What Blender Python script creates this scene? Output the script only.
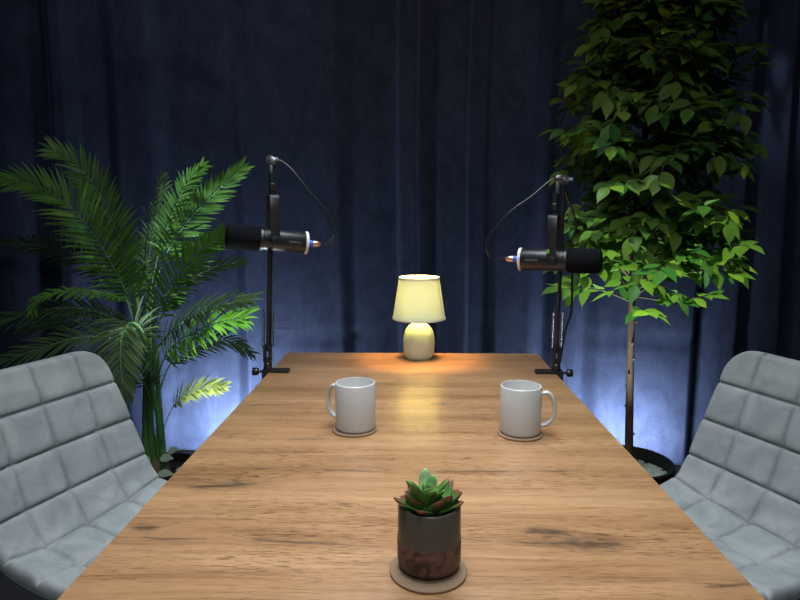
import bpy, bmesh, math, random
from mathutils import Vector, Matrix, noise
PI = math.pi
sin, cos = math.sin, math.cos
rad = math.radians
C = bpy.context.scene.collection
for o in list(bpy.data.objects): bpy.data.objects.remove(o)

# ------------------------------------------------------------------ camera
PITCH, YAW, FPX = rad(7.7), rad(1.15), 600.0
CAM = Vector((0, 0, 1.18))
cd = bpy.data.cameras.new('camera'); cam = bpy.data.objects.new('camera', cd); C.objects.link(cam)
cam.location = CAM; cam.rotation_euler = (PI/2-PITCH, 0, YAW)
cd.sensor_width = 36; cd.lens = 36*FPX/800; cd.clip_start = .02
bpy.context.scene.camera = cam
_F = Vector((-sin(YAW)*cos(PITCH), cos(YAW)*cos(PITCH), -sin(PITCH)))
_R = Vector((cos(YAW), sin(YAW), 0)); _U = _R.cross(_F)
def at(px, py, Y):
    """point at depth Y that sits at this place of the photograph (used to lay the real 3D positions out)"""
    d = _F + _R*((px-400)/FPX) + _U*((300-py)/FPX)
    return CAM + d*(Y/d.y)

# ------------------------------------------------------------------ world, lights, exposure
sc = bpy.context.scene
w = bpy.data.worlds.new('world'); sc.world = w; w.use_nodes = True
w.node_tree.nodes['Background'].inputs[0].default_value = (.35, .45, .7, 1)
w.node_tree.nodes['Background'].inputs[1].default_value = .02
sc.view_settings.view_transform = 'Standard'; sc.view_settings.look = 'None'
sc.view_settings.exposure = 0; sc.view_settings.gamma = 1; sc.view_settings.use_curve_mapping = False
def light(name, kind, loc, power, col, target=None, **kw):
    d = bpy.data.lights.new(name, kind); d.energy = power; d.color = col
    for k, v in kw.items(): setattr(d, k, v)
    o = bpy.data.objects.new(name, d); C.objects.link(o); o.location = loc
    if target is not None:
        o.rotation_euler = (Vector(target)-Vector(loc)).to_track_quat('-Z', 'Y').to_euler()
    return o
# overhead cool room light above the table, added unseen fill behind the camera
light('unseen_overhead_light', 'AREA', (0, 1.12, 2.25), 15.5, (.88, .96, 1.0), target=(0, 1.12, 0), shape='RECTANGLE', size=.7, size_y=1.5, spread=rad(92))
light('unseen_overhead_light', 'AREA', (0, -.9, 2.6), 24, (.95, .97, 1.0), target=(0, .2, 0), shape='RECTANGLE', size=1.0, size_y=1.0)
# two LED bars lying on the floor behind the plants, washing the foot of the curtain
BARS = ((-1.04, -.68), (.78, 1.14)); BY = 2.56
for (x0, x1), p in zip(BARS, (21, 15)):
    light('led_bar_light', 'AREA', ((x0+x1)/2, BY, .042), p, (.76, .85, 1.0), target=((x0+x1)/2, BY+.45, .042+.25), shape='RECTANGLE', size=x1-x0, size_y=.02, spread=rad(135))
# two small floor spots under the plants, pointing up into the low leaves
light('plant_spot_light', 'SPOT', (-.50, 1.96, .12), 95, (.86, .97, 1.0), target=(-.72, 1.98, 1.1), spot_size=rad(66), spot_blend=1, shadow_soft_size=.02)
light('plant_spot_light', 'SPOT', (.72, 2.08, .12), 105, (.82, .95, 1.0), target=(.90, 2.10, 1.1), spot_size=rad(62), spot_blend=.8, shadow_soft_size=.02)

# ------------------------------------------------------------------ material helpers
class NT:
    def __init__(s, name, rough=.5, metal=0, col=(.5, .5, .5), **kw):
        s.m = bpy.data.materials.new(name); s.m.use_nodes = True; s.n = s.m.node_tree.nodes; s.l = s.m.node_tree.links
        s.b = s.n['Principled BSDF']
        s.b.inputs['Base Color'].default_value = (*col, 1); s.b.inputs['Roughness'].default_value = rough
        s.b.inputs['Metallic'].default_value = metal
        for k, v in kw.items(): s.b.inputs[k.replace('_', ' ')].default_value = v
    def node(s, t, **kw):
        x = s.n.new(t)
        for k, v in kw.items(): setattr(x, k, v)
        return x
    def put(s, sock, v):
        if isinstance(v, bpy.types.NodeSocket): s.l.new(v, sock)
        else: sock.default_value = v
    def math(s, op, a, b=0, c=0):
        x = s.node('ShaderNodeMath', operation=op); s.put(x.inputs[0], a); s.put(x.inputs[1], b); s.put(x.inputs[2], c); return x.outputs[0]
    def obj(s): return s.node('ShaderNodeTexCoord').outputs['Object']
    def sep(s, v):
        x = s.node('ShaderNodeSeparateXYZ'); s.put(x.inputs[0], v); return x.outputs
    def comb(s, a, b, c):
        x = s.node('ShaderNodeCombineXYZ'); s.put(x.inputs[0], a); s.put(x.inputs[1], b); s.put(x.inputs[2], c); return x.outputs[0]
    def noise(s, v, scale, detail=4, rough=.55, dist=0):
        x = s.node('ShaderNodeTexNoise'); s.put(x.inputs['Vector'], v); x.inputs['Scale'].default_value = scale
        x.inputs['Detail'].default_value = detail; x.inputs['Roughness'].default_value = rough; x.inputs['Distortion'].default_value = dist
        return x.outputs[0]
    def ramp(s, v, stops):
        x = s.node('ShaderNodeValToRGB'); s.put(x.inputs[0], v); e = x.color_ramp.elements
        while len(e) < len(stops): e.new(.5)
        for i, (p, c) in enumerate(stops):
            e[i].position = p; e[i].color = (*c, 1) if len(c) == 3 else c
        return x.outputs[0]
    def mix(s, f, a, b, mode='MIX'):
        x = s.node('ShaderNodeMix', data_type='RGBA', blend_type=mode)
        s.put(x.inputs[0], f); s.put(x.inputs[6], a); s.put(x.inputs[7], b); return x.outputs[2]
    def bump(s, h, strength=.2, dist=.01):
        x = s.node('ShaderNodeBump'); s.put(x.inputs['Height'], h); x.inputs['Strength'].default_value = strength
        x.inputs['Distance'].default_value = dist; s.l.new(x.outputs[0], s.b.inputs['Normal'])
    def color(s, c): s.put(s.b.inputs['Base Color'], c)
def G(*c): return (*c, 1)
def simple(name, col, rough=.5, metal=0, var=.12, scale=40, bump=0, **kw):
    t = NT(name, rough, metal, col, **kw)
    n = t.noise(t.obj(), scale)
    t.color(t.mix(n, G(*[c*(1-var) for c in col]), G(*[min(1, c*(1+var)) for c in col])))
    if bump: t.bump(n, bump, .003)
    return t.m

# wood: rustic oak laminate, grain running along X, knots and cracks
def wood():
    t = NT('rustic_oak', .3); t.b.inputs['Specular IOR Level'].default_value = .75
    x, y, z = t.sep(t.obj())
    # knots (x, y, radius, bend) in the table's own coordinates (y measured from the table centre)
    knots = [(-.279,-.131,.020,.022), (.181,-.275,.020,-.014), (.236,-.304,.034,.018), (-.373,-.277,.014,.010), (.06,.30,.02,.010),
             (-.205,-.303,.010,.006), (.30,.50,.018,.010), (-.10,-.20,.008,-.008), (.10,-.02,.008,.008)]
    warp = 0; dark = 0
    for kx, ky, r, a in knots:
        dx = t.math('SUBTRACT', x, kx); dy = t.math('SUBTRACT', y, ky)
        x2 = t.math('MULTIPLY', dx, dx); y2 = t.math('MULTIPLY', dy, dy)
        g = t.math('EXPONENT', t.math('MULTIPLY', t.math('ADD', t.math('MULTIPLY', x2, .10), y2), -.5/(r*r)))
        warp = t.math('ADD', warp, t.math('MULTIPLY', g, a))
        dark = t.math('ADD', dark, t.math('EXPONENT', t.math('MULTIPLY', t.math('ADD', t.math('MULTIPLY', x2, .35), t.math('MULTIPLY', y2, 2.0)), -1.6/(r*r))))
    wob = t.noise(t.comb(t.math('MULTIPLY', x, 3.0), t.math('MULTIPLY', y, 6.0), 3.1), 1.0, 3)
    yw = t.math('ADD', t.math('ADD', y, warp), t.math('MULTIPLY', t.math('SUBTRACT', wob, .5), .03))
    broad = t.noise(t.comb(t.math('MULTIPLY', x, .9), t.math('MULTIPLY', yw, 14), .3), 1.4, 5, .62, .3)
    mid = t.noise(t.comb(t.math('MULTIPLY', x, 4), t.math('MULTIPLY', yw, 70), 8.3), 1.0, 4, .6, .2)
    fine = t.noise(t.comb(t.math('MULTIPLY', x, 9), t.math('MULTIPLY', yw, 260), 2.0), 1.0, 4, .65)
    pores = t.noise(t.comb(t.math('MULTIPLY', x, 40), t.math('MULTIPLY', yw, 430), 5.0), 1.0, 2, .5)
    patch = t.noise(t.comb(t.math('MULTIPLY', x, 3), t.math('MULTIPLY', yw, 9), 15.0), 1.0, 2, .5)
    board = t.noise(t.comb(t.math('MULTIPLY', x, .3), t.math('MULTIPLY', yw, 6.0), 9.0), 1.0, 2, .4)
    c = t.ramp(broad, [(.30, (.245, .126, .058)), (.42, (.34, .182, .088)), (.55, (.395, .220, .110)), (.70, (.47, .275, .146))])
    c = t.mix(.75, c, t.ramp(mid, [(.33, (.72, .68, .64)), (.48, (1, 1, 1)), (.70, (1.10, 1.10, 1.08))]), 'MULTIPLY')
    c = t.mix(.7, c, t.ramp(fine, [(.34, (.62, .57, .52)), (.47, (1, 1, 1))]), 'MULTIPLY')
    pm = t.math('MULTIPLY', t.ramp(patch, [(.40, (.25, .25, .25)), (.60, (1, 1, 1))]), .85)
    c = t.mix(pm, c, t.ramp(pores, [(.38, (.42, .35, .29)), (.46, (1, 1, 1))]), 'MULTIPLY')
    c = t.mix(.85, c, t.ramp(board, [(.36, (.80, .77, .73)), (.5, (.98, .98, .98)), (.62, (1.06, 1.05, 1.03))]), 'MULTIPLY')
    # long dark cracks along the grain: x, y, half length, slope, half width, strength
    cracks = [(-.186,-.075,.15,-.045,.0018,.75), (-.36,-.303,.10,0,.0018,.7), (-.125,-.312,.08,-.07,.002,.8), (.162,-.304,.11,-.03,.0015,.7),
              (-.315,-.142,.05,.14,.0035,.9), (-.373,-.277,.02,.1,.003,.9), (.165,-.075,.16,.012,.0018,.7), (-.09,.255,.06,.01,.002,.7),
              (.24,.26,.06,.1,.0022,.6), (.375,-.395,.04,.1,.003,.7), (.19,-.275,.03,-.03,.003,.8), (.24,-.305,.05,-.05,.0035,.9),
              (-.12,.48,.12,.02,.002,.5), (.16,.05,.10,.03,.0014,.6), (-.22,.07,.09,.01,.002,.6), (.30,.66,.06,0,.0025,.6), (-.28,.60,.07,.02,.002,.6), (.05,-.43,.12,.02,.0014,.5)]
    jag = t.math('MULTIPLY', t.math('SUBTRACT', t.noise(t.comb(t.math('MULTIPLY', x, 16), t.math('MULTIPLY', y, 12), 0), 1.0, 4, .6), .5), .012)
    brk = t.ramp(t.noise(t.comb(t.math('MULTIPLY', x, 14), t.math('MULTIPLY', yw, 30), 4), 1.0, 3, .6), [(.36, (.1, .1, .1)), (.56, (1, 1, 1))])
    yj = t.math('ADD', y, jag); tot = 0
    for cx, cy, hl, sl, hw, st in cracks:
        dx = t.math('SUBTRACT', x, cx)
        dy = t.math('SUBTRACT', t.math('SUBTRACT', yj, cy), t.math('MULTIPLY', dx, sl))
        a = t.math('MULTIPLY', t.math('MULTIPLY', dx, dx), 1.3/(hl*hl)); a = t.math('MULTIPLY', a, a)
        core = t.math('MULTIPLY', t.math('MULTIPLY', dy, dy), 1/(hw*hw))
        soft = t.math('MULTIPLY', core, .035)
        e = t.math('ADD', t.math('MULTIPLY', t.math('EXPONENT', t.math('MULTIPLY', t.math('ADD', a, core), -1)), st),
                   t.math('MULTIPLY', t.math('EXPONENT', t.math('MULTIPLY', t.math('ADD', a, soft), -1)), st*.42))
        tot = t.math('ADD', tot, e)
    tot = t.math('MULTIPLY', t.math('MINIMUM', tot, 1), brk)
    c = t.mix(tot, c, G(.085, .050, .030))
    dk = t.math('MULTIPLY', t.math('MINIMUM', dark, 1), t.ramp(t.noise(t.comb(t.math('MULTIPLY', x, 45), t.math('MULTIPLY', yw, 190), 1), 1, 3), [(.38, (.15, .15, .15)), (.58, (1, 1, 1))]))
    c = t.mix(t.math('MULTIPLY', dk, .9), c, G(.075, .048, .032))
    t.color(c)
    t.put(t.b.inputs['Roughness'], t.math('ADD', .24, t.math('MULTIPLY', fine, .10)))
    t.bump(fine, .04, .001)
    return t.m
M = {}
M['wood'] = wood()
def curtain_mat():
    t = NT('navy_velvet', .85); t.b.inputs['Specular IOR Level'].default_value = .15
    o = t.obj(); x, y, z = t.sep(o)
    n1 = t.noise(t.comb(t.math('MULTIPLY', x, 90), y, t.math('MULTIPLY', z, 90)), 1, 3)
    n2 = t.noise(o, 5, 4)
    n3 = t.noise(t.comb(t.math('MULTIPLY', x, 60), y, t.math('MULTIPLY', z, 14)), 1, 3)
    n5 = t.noise(o, 220, 2, .6)
    n4 = t.noise(t.comb(t.math('MULTIPLY', x, 9), t.math('MULTIPLY', y, 9), t.math('MULTIPLY', z, 6)), 1, 5, .7, 1.0)
    c = t.mix(n2, G(.030, .042, .084), G(.044, .058, .105))
    c = t.mix(.8, c, t.ramp(n4, [(.34, (.62, .64, .68)), (.62, (1.12, 1.12, 1.12))]), 'MULTIPLY')
    c = t.mix(.35, c, t.ramp(n3, [(.3, (.6, .6, .6)), (.7, (1, 1, 1))]), 'MULTIPLY')
    c = t.mix(.5, c, t.ramp(n5, [(.35, (.7, .7, .72)), (.65, (1.15, 1.15, 1.15))]), 'MULTIPLY')
    t.color(c); t.bump(n1, .25, .002)
    t.b.inputs['Sheen Weight'].default_value = .22; t.b.inputs['Sheen Roughness'].default_value = .4
    t.b.inputs['Sheen Tint'].default_value = G(.45, .58, 1)
    return t.m
M['curtain'] = curtain_mat()
def chair_mat():
    t = NT('grey_velvet', .8); t.b.inputs['Specular IOR Level'].default_value = .2
    o = t.obj()
    n = t.noise(o, 14, 5, .6, .8); f = t.noise(o, 500, 2)
    t.color(t.mix(t.ramp(n, [(.3,(0,0,0)),(.7,(1,1,1))]), G(.215, .238, .248), G(.345, .367, .375)))
    t.bump(f, .1, .001)
    t.b.inputs['Sheen Weight'].default_value = .35; t.b.inputs['Sheen Roughness'].default_value = .35
    t.b.inputs['Sheen Tint'].default_value = G(.85, .93, 1)
    return t.m
M['velvet'] = chair_mat()
M['black_metal'] = simple('black_metal', (.012, .012, .014), .38, .0, Specular_IOR_Level=.6)
M['black_plastic'] = simple('black_plastic', (.010, .012, .015), .35)
M['foam'] = simple('black_foam', (.004, .005, .007), .95, bump=.8, scale=900, Specular_IOR_Level=.15)
M['silver'] = simple('silver_metal', (.75, .76, .78), .28, 1)
M['steel'] = simple('steel', (.6, .61, .63), .25, 1)
M['white_ring'] = simple('pale_ring', (.72, .70, .68), .4)
M['cable'] = simple('cable_rubber', (.018, .018, .02), .35)
M['blue'] = simple('blue_plastic', (.03, .12, .75), .3)
M['copper'] = simple('gold_contact', (.85, .55, .35), .3, .9)
M['logo'] = simple('grey_print', (.20, .22, .24), .6)
M['green_mark'] = simple('green_sticker', (.12, .45, .06), .5)
M['mug'] = simple('white_ceramic', (.465, .458, .45), .25, var=.02)
M['cork'] = simple('cork', (.23, .15, .095), .85, bump=.4, scale=300)
M['cork_dark'] = simple('cork_edge', (.24, .13, .07), .9)
M['lamp_base'] = simple('pale_green_ceramic', (.38, .48, .42), .3, var=.03)
M['trim'] = simple('shade_trim', (.55, .60, .50), .7)
M['pot_black'] = simple('black_pot', (.014, .014, .016), .5)
M['gravel'] = simple('pale_gravel', (.70, .78, .70), .8, var=.3, scale=60)
M['soil'] = simple('soil', (.03, .022, .015), .95, bump=1, scale=120)
M['floor'] = simple('dark_floor', (.035, .035, .04), .6)
M['wall'] = simple('dark_wall', (.06, .065, .08), .9)
M['husk'] = simple('husk', (.30, .22, .13), .8, var=.4, scale=60)
M['pale_leaf'] = simple('pale_leaf', (.40, .50, .38), .6, var=.2, scale=30)
def bark():
    t = NT('bark', .8); o = t.obj(); x, y, z = t.sep(o)
    n = t.noise(t.comb(t.math('MULTIPLY', x, 60), t.math('MULTIPLY', y, 60), t.math('MULTIPLY', z, 14)), 1, 4)
    t.color(t.ramp(n, [(.3, (.03, .016, .009)), (.6, (.075, .042, .024)), (.8, (.13, .08, .048))])); t.bump(n, .6, .004); return t.m
M['bark'] = bark()
def leaf_mat(name, c1, c2, rough=.38, trans=.35, attr=True):
    t = NT(name, rough)
    if attr:
        a = t.node('ShaderNodeAttribute', attribute_name='tint').outputs['Fac']
    else: a = t.noise(t.obj(), 30)
    col = t.mix(a, G(*c1), G(*c2)); t.color(col)
    tr = t.node('ShaderNodeBsdfTranslucent'); t.put(tr.inputs[0], t.mix(1, col, G(1.0, 1.0, .45), 'MULTIPLY'))
    mx = t.node('ShaderNodeMixShader'); mx.inputs[0].default_value = trans
    t.l.new(t.b.outputs[0], mx.inputs[1]); t.l.new(tr.outputs[0], mx.inputs[2])
    t.l.new(mx.outputs[0], t.n['Material Output'].inputs[0]); return t.m
M['ficus'] = leaf_mat('ficus_leaf', (.045, .15, .045), (.22, .36, .06))
M['palm'] = leaf_mat('palm_leaf', (.06, .21, .04), (.20, .45, .08), .40, .45)
M['palm_dull'] = leaf_mat('palm_leaf_dull', (.03, .075, .03), (.09, .14, .06), .5, .25)  # darker, duller green for some of the fronds
M['palm_pale'] = leaf_mat('palm_leaf_pale', (.26, .34, .14), (.48, .54, .28), .5, .3)
M['stalk'] = simple('palm_stalk', (.11, .28, .08), .45, var=.4, scale=25)

# ------------------------------------------------------------------ mesh helpers
class MB:
    def __init__(s): s.v = []; s.f = []; s.mi = []; s.t = []
    def add(s, verts, faces, mi=0, tint=0):
        n = len(s.v); s.v += [Vector(p) for p in verts]; s.f += [[i+n for i in f] for f in faces]; s.mi += [mi]*len(faces); s.t += [tint]*len(verts)
        return s
    def box(s, a, b, mi=0, M4=None):
        x0, y0, z0 = a; x1, y1, z1 = b
        vs = [Vector(p) for p in ((x0,y0,z0),(x1,y0,z0),(x1,y1,z0),(x0,y1,z0),(x0,y0,z1),(x1,y0,z1),(x1,y1,z1),(x0,y1,z1))]
        if M4 is not None: vs = [M4 @ p for p in vs]
        return s.add(vs, [(0,3,2,1),(4,5,6,7),(0,1,5,4),(1,2,6,5),(2,3,7,6),(3,0,4,7)], mi)
    def rings(s, rings, mi=0, closed=True, caps=(True, True), tint=0):
        n = len(rings[0]); vs = [p for r in rings for p in r]; fs = []
        for i in range(len(rings)-1):
            for j in range(n if closed else n-1):
                k = (j+1) % n
                fs.append((i*n+j, i*n+k, (i+1)*n+k, (i+1)*n+j))
        if caps[0]: fs.append(tuple(range(n-1, -1, -1)))
        if caps[1]: fs.append(tuple((len(rings)-1)*n+j for j in range(n)))
        return s.add(vs, fs, mi, tint)
    def lathe(s, prof, c=(0,0,0), axis=(0,0,1), n=32, mi=0, caps=(True, True)):
        ax = Vector(axis).normalized(); u = ax.orthogonal().normalized(); v = ax.cross(u); c = Vector(c)
        return s.rings([[c+ax*h+(u*cos(2*PI*j/n)+v*sin(2*PI*j/n))*r for j in range(n)] for r, h in prof], mi, caps=caps)
    def tube(s, pts, r, n=10, mi=0, flat=1, up=None):
        pts = [Vector(p) for p in pts]; R = r if isinstance(r, (list, tuple)) else [r]*len(pts)
        rings = []; prev = None
        for i, p in enumerate(pts):
            t = (pts[min(i+1, len(pts)-1)]-pts[max(i-1, 0)]).normalized()
            if prev is None: u = t.cross(Vector(up)).normalized() if up else t.orthogonal().normalized()
            else: u = (prev - t*prev.dot(t)).normalized()
            prev = u; v = t.cross(u)
            rings.append([p+u*R[i]*cos(2*PI*j/n)+v*R[i]*flat*sin(2*PI*j/n) for j in range(n)])
        return s.rings(rings, mi)
    def build(s, name, mat, parent=None, smooth=True, local=False, bevel=0, recalc=True, auto=35):
        off = Vector((0,0,0)) if (local or parent is None) else LOC[parent.name]
        me = bpy.data.meshes.new(name); me.from_pydata([p-off for p in s.v], [], s.f)
        mats = mat if isinstance(mat, list) else [mat]
        for m in mats: me.materials.append(m)
        me.polygons.foreach_set('material_index', s.mi)
        if any(s.t):
            a = me.attributes.new('tint', 'FLOAT', 'POINT'); a.data.foreach_set('value', s.t)
        if recalc:
            bm = bmesh.new(); bm.from_mesh(me); bmesh.ops.recalc_face_normals(bm, faces=bm.faces)
            if bevel:
                es = [e for e in bm.edges if len(e.link_faces) == 2 and e.calc_face_angle(0) > rad(40)]
                bmesh.ops.bevel(bm, geom=es, offset=bevel, segments=2, affect='EDGES', profile=.6)
            bm.to_mesh(me); bm.free()
        if smooth:
            me.polygons.foreach_set('use_smooth', [True]*len(me.polygons))
            if auto: me.set_sharp_from_angle(angle=rad(auto))
        me.update()
        o = bpy.data.objects.new(name, me); C.objects.link(o)
        if parent: o.parent = parent
        LOC[o.name] = LOC[parent.name].copy() if parent else Vector((0,0,0))
        return o
LOC = {}
def tag(o, label=None, cat=None, group=None, kind=None):
    if label: o['label'] = label
    if cat: o['category'] = cat
    if group: o['group'] = group
    if kind: o['kind'] = kind
    return o
def thing(name, label, cat, loc, group=None, rz=0):
    o = bpy.data.objects.new(name, None); C.objects.link(o); o.location = loc; o.rotation_euler = (0, 0, rz)
    o.empty_display_size = .05; LOC[o.name] = Vector(loc); return tag(o, label, cat, group)
def copy_tree(o, parent=None):
    c = o.copy(); C.objects.link(c)
    if parent: c.parent = parent; c.matrix_parent_inverse = o.matrix_parent_inverse.copy()
    LOC[c.name] = LOC[o.name].copy()
    for ch in [q for q in bpy.data.objects if q.parent == o]: copy_tree(ch, c)
    return c
def catmull(P, n=8):
    P = [Vector(p) for p in P]; Q = [P[0]*2-P[1]]+P+[P[-1]*2-P[-2]]; out = []
    for i in range(1, len(Q)-2):
        a, b, c, d = Q[i-1:i+3]
        for k in range(n):
            t = k/n; out.append(.5*((2*b)+(c-a)*t+(2*a-5*b+4*c-d)*t*t+(3*b-a-3*c+d)*t**3))
    out.append(P[-1]); return out
def sstep(a, b, x):
    t = max(0, min(1, (x-a)/(b-a))); return t*t*(3-2*t)

# ------------------------------------------------------------------ room shell
def struct(name, mb, mat, **k): return tag(mb.build(name, mat, smooth=False, **k), kind='structure')
struct('floor', MB().box((-2.8, -2.6, -.1), (2.8, 3.2, 0)), M['floor'])
struct('wall_back', MB().box((-2.8, 3.1, 0), (2.8, 3.2, 2.75)), M['wall'])
struct('wall_left', MB().box((-2.9, -2.6, 0), (-2.8, 3.2, 2.75)), M['wall'])
struct('wall_right', MB().box((2.8, -2.6, 0), (2.9, 3.2, 2.75)), M['wall'])
struct('wall_front', MB().box((-2.8, -2.7, 0), (2.8, -2.6, 2.75)), M['wall'])
struct('ceiling', MB().box((-2.8, -2.6, 2.75), (2.8, 3.2, 2.85)), M['wall'])

# ------------------------------------------------------------------ curtain
FOLDS = [(-160,.02),(-130,.10),(-100,.02),(-60,.09),(-25,.01),(15,.06),(45,.03),(60,.10),(68,.10),(78,.02),(100,.01),(118,.05),(148,.065),(162,.015),(200,.05),(231,.07),(240,.02),
         (268,.05),(300,.06),(338,.055),(354,.015),(398,.0),(405,.06),(417,.06),(422,.0),(436,.01),(447,.06),(466,.08),(472,.0),(486,.0),(500,.06),(530,.075),(547,.0),(562,.055),(574,.06),
         (589,.01),(606,.06),(640,.075),(684,.065),(697,-.03),(704,.10),(712,.12),(720,.01),(730,.12),(739,.14),(746,.03),(752,.15),(760,.16),(769,.03),(785,.15),(802,.04),(822,.16),(850,.04),
         (880,.16),(905,.05),(930,.15),(960,.03)]
FOLDS = [((p-412)/600*2.84, d) for p, d in FOLDS]
def fold(x):
    if x <= FOLDS[0][0] or x >= FOLDS[-1][0]: return .03
    for (a, da), (b, db) in zip(FOLDS, FOLDS[1:]):
        if x <= b: return da+(db-da)*sstep(a, b, x)
def curtain_y(x, z):
    xx = x + .020*sin(z*1.1+x*2.3)*(.3+z*.25) + .012*noise.noise(Vector((x*2, 0, z*.9)))
    y = -fold(xx)*1.25*(.75+.5*noise.noise(Vector((x*1.5, 9, z*.5)))+.12*sstep(1.2, 0, z))
    y += .010*noise.noise(Vector((xx*5.1, 7.7, z*.5))) + .003*noise.noise(Vector((xx*14, 3, z*2.5)))
    y -= .30*sstep(.95, 1.9, x) + .12*sstep(1.4, 2.4, -x)
    crease = .012*math.exp(-((z-.62-.01*sin(x*4))/.010)**2)
    flare = .06*sstep(.5, 0, z)*noise.noise(Vector((x*4, 5, 0)))
    return 2.93 + y + crease + flare
nx, nz = 1300, 70
xs = [-2.6+5.2*i/nx for i in range(nx+1)]; zs = [.012+2.68*(k/nz)**1.25 for k in range(nz+1)]
cv = [(x, curtain_y(x, z), z) for z in zs for x in xs]
cf = [(k*(nx+1)+i, k*(nx+1)+i+1, (k+1)*(nx+1)+i+1, (k+1)*(nx+1)+i) for k in range(nz) for i in range(nx)]
cur = MB().add(cv, cf).build('curtain', M['curtain'], recalc=False, auto=0)
tag(cur, 'floor-length navy blue velvet curtain hanging in folds across the back wall', 'curtain')
sm = cur.modifiers.new('thick', 'SOLIDIFY'); sm.thickness = .003; sm.offset = 1
rail = MB().tube([(-2.7, 2.86, 2.715), (2.7, 2.86, 2.715)], .014, 12)
tag(rail.build('curtain_rail', M['black_metal']), 'black rail along the ceiling that carries the navy curtain', 'curtain rail')

# ------------------------------------------------------------------ table
TY0, TY1, TX, TZ = .22, 1.902, .404, .75
tb = thing('table', 'long wooden table with rustic oak top that fills the middle of the room', 'table', (0, (TY0+TY1)/2, 0))
MB().box((-TX, TY0, TZ-.03), (TX, TY1, TZ)).build('tabletop', M['wood'], tb, bevel=.0012)
for sx in (-1, 1):
    for y in (TY0+.12, TY1-.10):
        MB().box((sx*.30-.025, y-.025, 0), (sx*.30+.025, y+.025, TZ-.03)).build('leg', M['black_metal'], tb, bevel=.002)
MB().box((-.275, TY0+.10, TZ-.07), (.275, TY0+.14, TZ-.03)).build('cross_rail', M['black_metal'], tb)
MB().box((-.275, TY1-.12, TZ-.07), (.275, TY1-.08, TZ-.03)).build('cross_rail', M['black_metal'], tb)

# ------------------------------------------------------------------ quilted chairs (local: +X is the way the chair faces, origin on the floor under the seat/back bend)
def make_chair(label, loc, rz):
    ch = thing('velvet_chair', label, 'chair', loc, 'grey quilted velvet chairs at the table', rz)
    prof = catmull([(-.132,.857),(-.112,.80),(-.085,.72),(-.055,.63),(-.022,.55),(.015,.503),(.07,.480),(.16,.470),(.26,.475),(.345,.478),(.395,.468),(.415,.445)], 30)
    L = [0]
    for a, b in zip(prof, prof[1:]): L.append(L[-1]+math.dist(a, b))
    tot = L[-1]
    def P(s):
        s = max(0, min(tot, s)); lo = 0; hi = len(L)-1
        while hi-lo > 1:
            m = (lo+hi)//2
            if L[m] <= s: lo = m
            else: hi = m
        t = (s-L[lo])/(L[hi]-L[lo]) if L[hi] > L[lo] else 0
        p = Vector(prof[lo]).lerp(Vector(prof[hi]), t); d = (Vector(prof[hi])-Vector(prof[lo])).normalized()
        return p, Vector((-d[1], d[0]))      # the normal points to the sitter
    W, CW, CS = .206, .110, .100
    nu, nv = 176, 300
    def halfw(s):
        wd = W - .020*sstep(0, 1, max(0, 1-s/.3))
        r = .07
        if s < r: wd -= r-math.sqrt(max(0, r*r-(r-s)**2))
        r2 = .07
        if tot-s < r2: wd -= r2-math.sqrt(max(0, r2*r2-(r2-(tot-s))**2))
        return max(wd, .002)
    def surf(i, j, side):
        s = tot*(.5-.5*cos(PI*j/nv))*.35 + tot*(j/nv)*.65
        hw = halfw(s); e = -1+2*i/nu; e = .7*e+.3*sin(e*PI/2); u = e*hw
        p, n = P(s)
        bucket = .030*abs(u/W)**2.4*(1-.5*sstep(.40, .7, s))
        db = min(hw-abs(u), s, tot-s); rr = .016
        k = math.sqrt(max(0, 1-(1-min(db/rr, 1))**2))
        if side:
            a = abs(((u/CW) % 1)*2-1); b = abs(((s/CS) % 1)*2-1)
            hh = .011*(1-a**7)**.6*(1-b**7)**.6 - .0035*math.exp(-((1-a)*CW/2/.0028)**2) - .0035*math.exp(-((1-b)*CS/2/.0028)**2)
            hh += -.004*math.exp(-((1-a)*CW/2/.012)**2-((1-b)*CS/2/.012)**2)
            q = Vector((u*9, s*9, loc[0]*3))
            hh += .0045*noise.noise(q) + .0035*noise.noise(Vector((u*22+s*16, s*10-u*7, loc[0]+4)))*(.4+sstep(.25, .42, s))
            # little pulled wrinkles where the back meets the seat
            hh += .0016*sin(u*150+s*60+4*noise.noise(Vector((u*8, s*8, 2))))*math.exp(-((s-.385)/.05)**2)*max(a, .2)
            off = bucket + (.012+hh)*k
        else: off = bucket - .020*k
        q = p + n*off
        return Vector((q[0], u, q[1]))
    mb = MB(); vs = []; fs = []
    for side in (1, 0):
        for j in range(nv+1):
            for i in range(nu+1): vs.append(surf(i, j, side))
    N = (nu+1)*(nv+1)
    for j in range(nv):
        for i in range(nu):
            a = j*(nu+1)+i; q = (a, a+1, a+nu+2, a+nu+1); fs.append(q); fs.append(tuple(N+k for k in reversed(q)))
    mb.add(vs, fs)
    sh = mb.build('quilted_shell', M['velvet'], ch, local=True, recalc=False, auto=0)
    bm = bmesh.new(); bm.from_mesh(sh.data); bmesh.ops.remove_doubles(bm, verts=bm.verts, dist=.0004); bmesh.ops.recalc_face_normals(bm, faces=bm.faces)
    bm.to_mesh(sh.data); bm.free()
    MB().box((.03, -.13, .425), (.31, .13, .445)).build('seat_frame', M['black_metal'], ch, local=True, bevel=.004)
    for fx, fy in ((.27, .11), (.27, -.11), (.07, .11), (.07, -.11)):
        ox = .07 if fx > .2 else -.07
        MB().tube([(fx, fy, .43), (fx+ox, fy*1.75, .0)], [.013, .009], 12).build('leg', M['black_metal'], ch, local=True)
    return ch
make_chair('grey quilted velvet chair on the left side of the table, beside the palm', (-.747, 1.255, 0), math.atan2(-.33, .945))
make_chair('grey quilted velvet chair on the right side of the table, near the leafy tree', (.780, 1.285, 0), PI+math.atan2(.36, .93))

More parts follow.
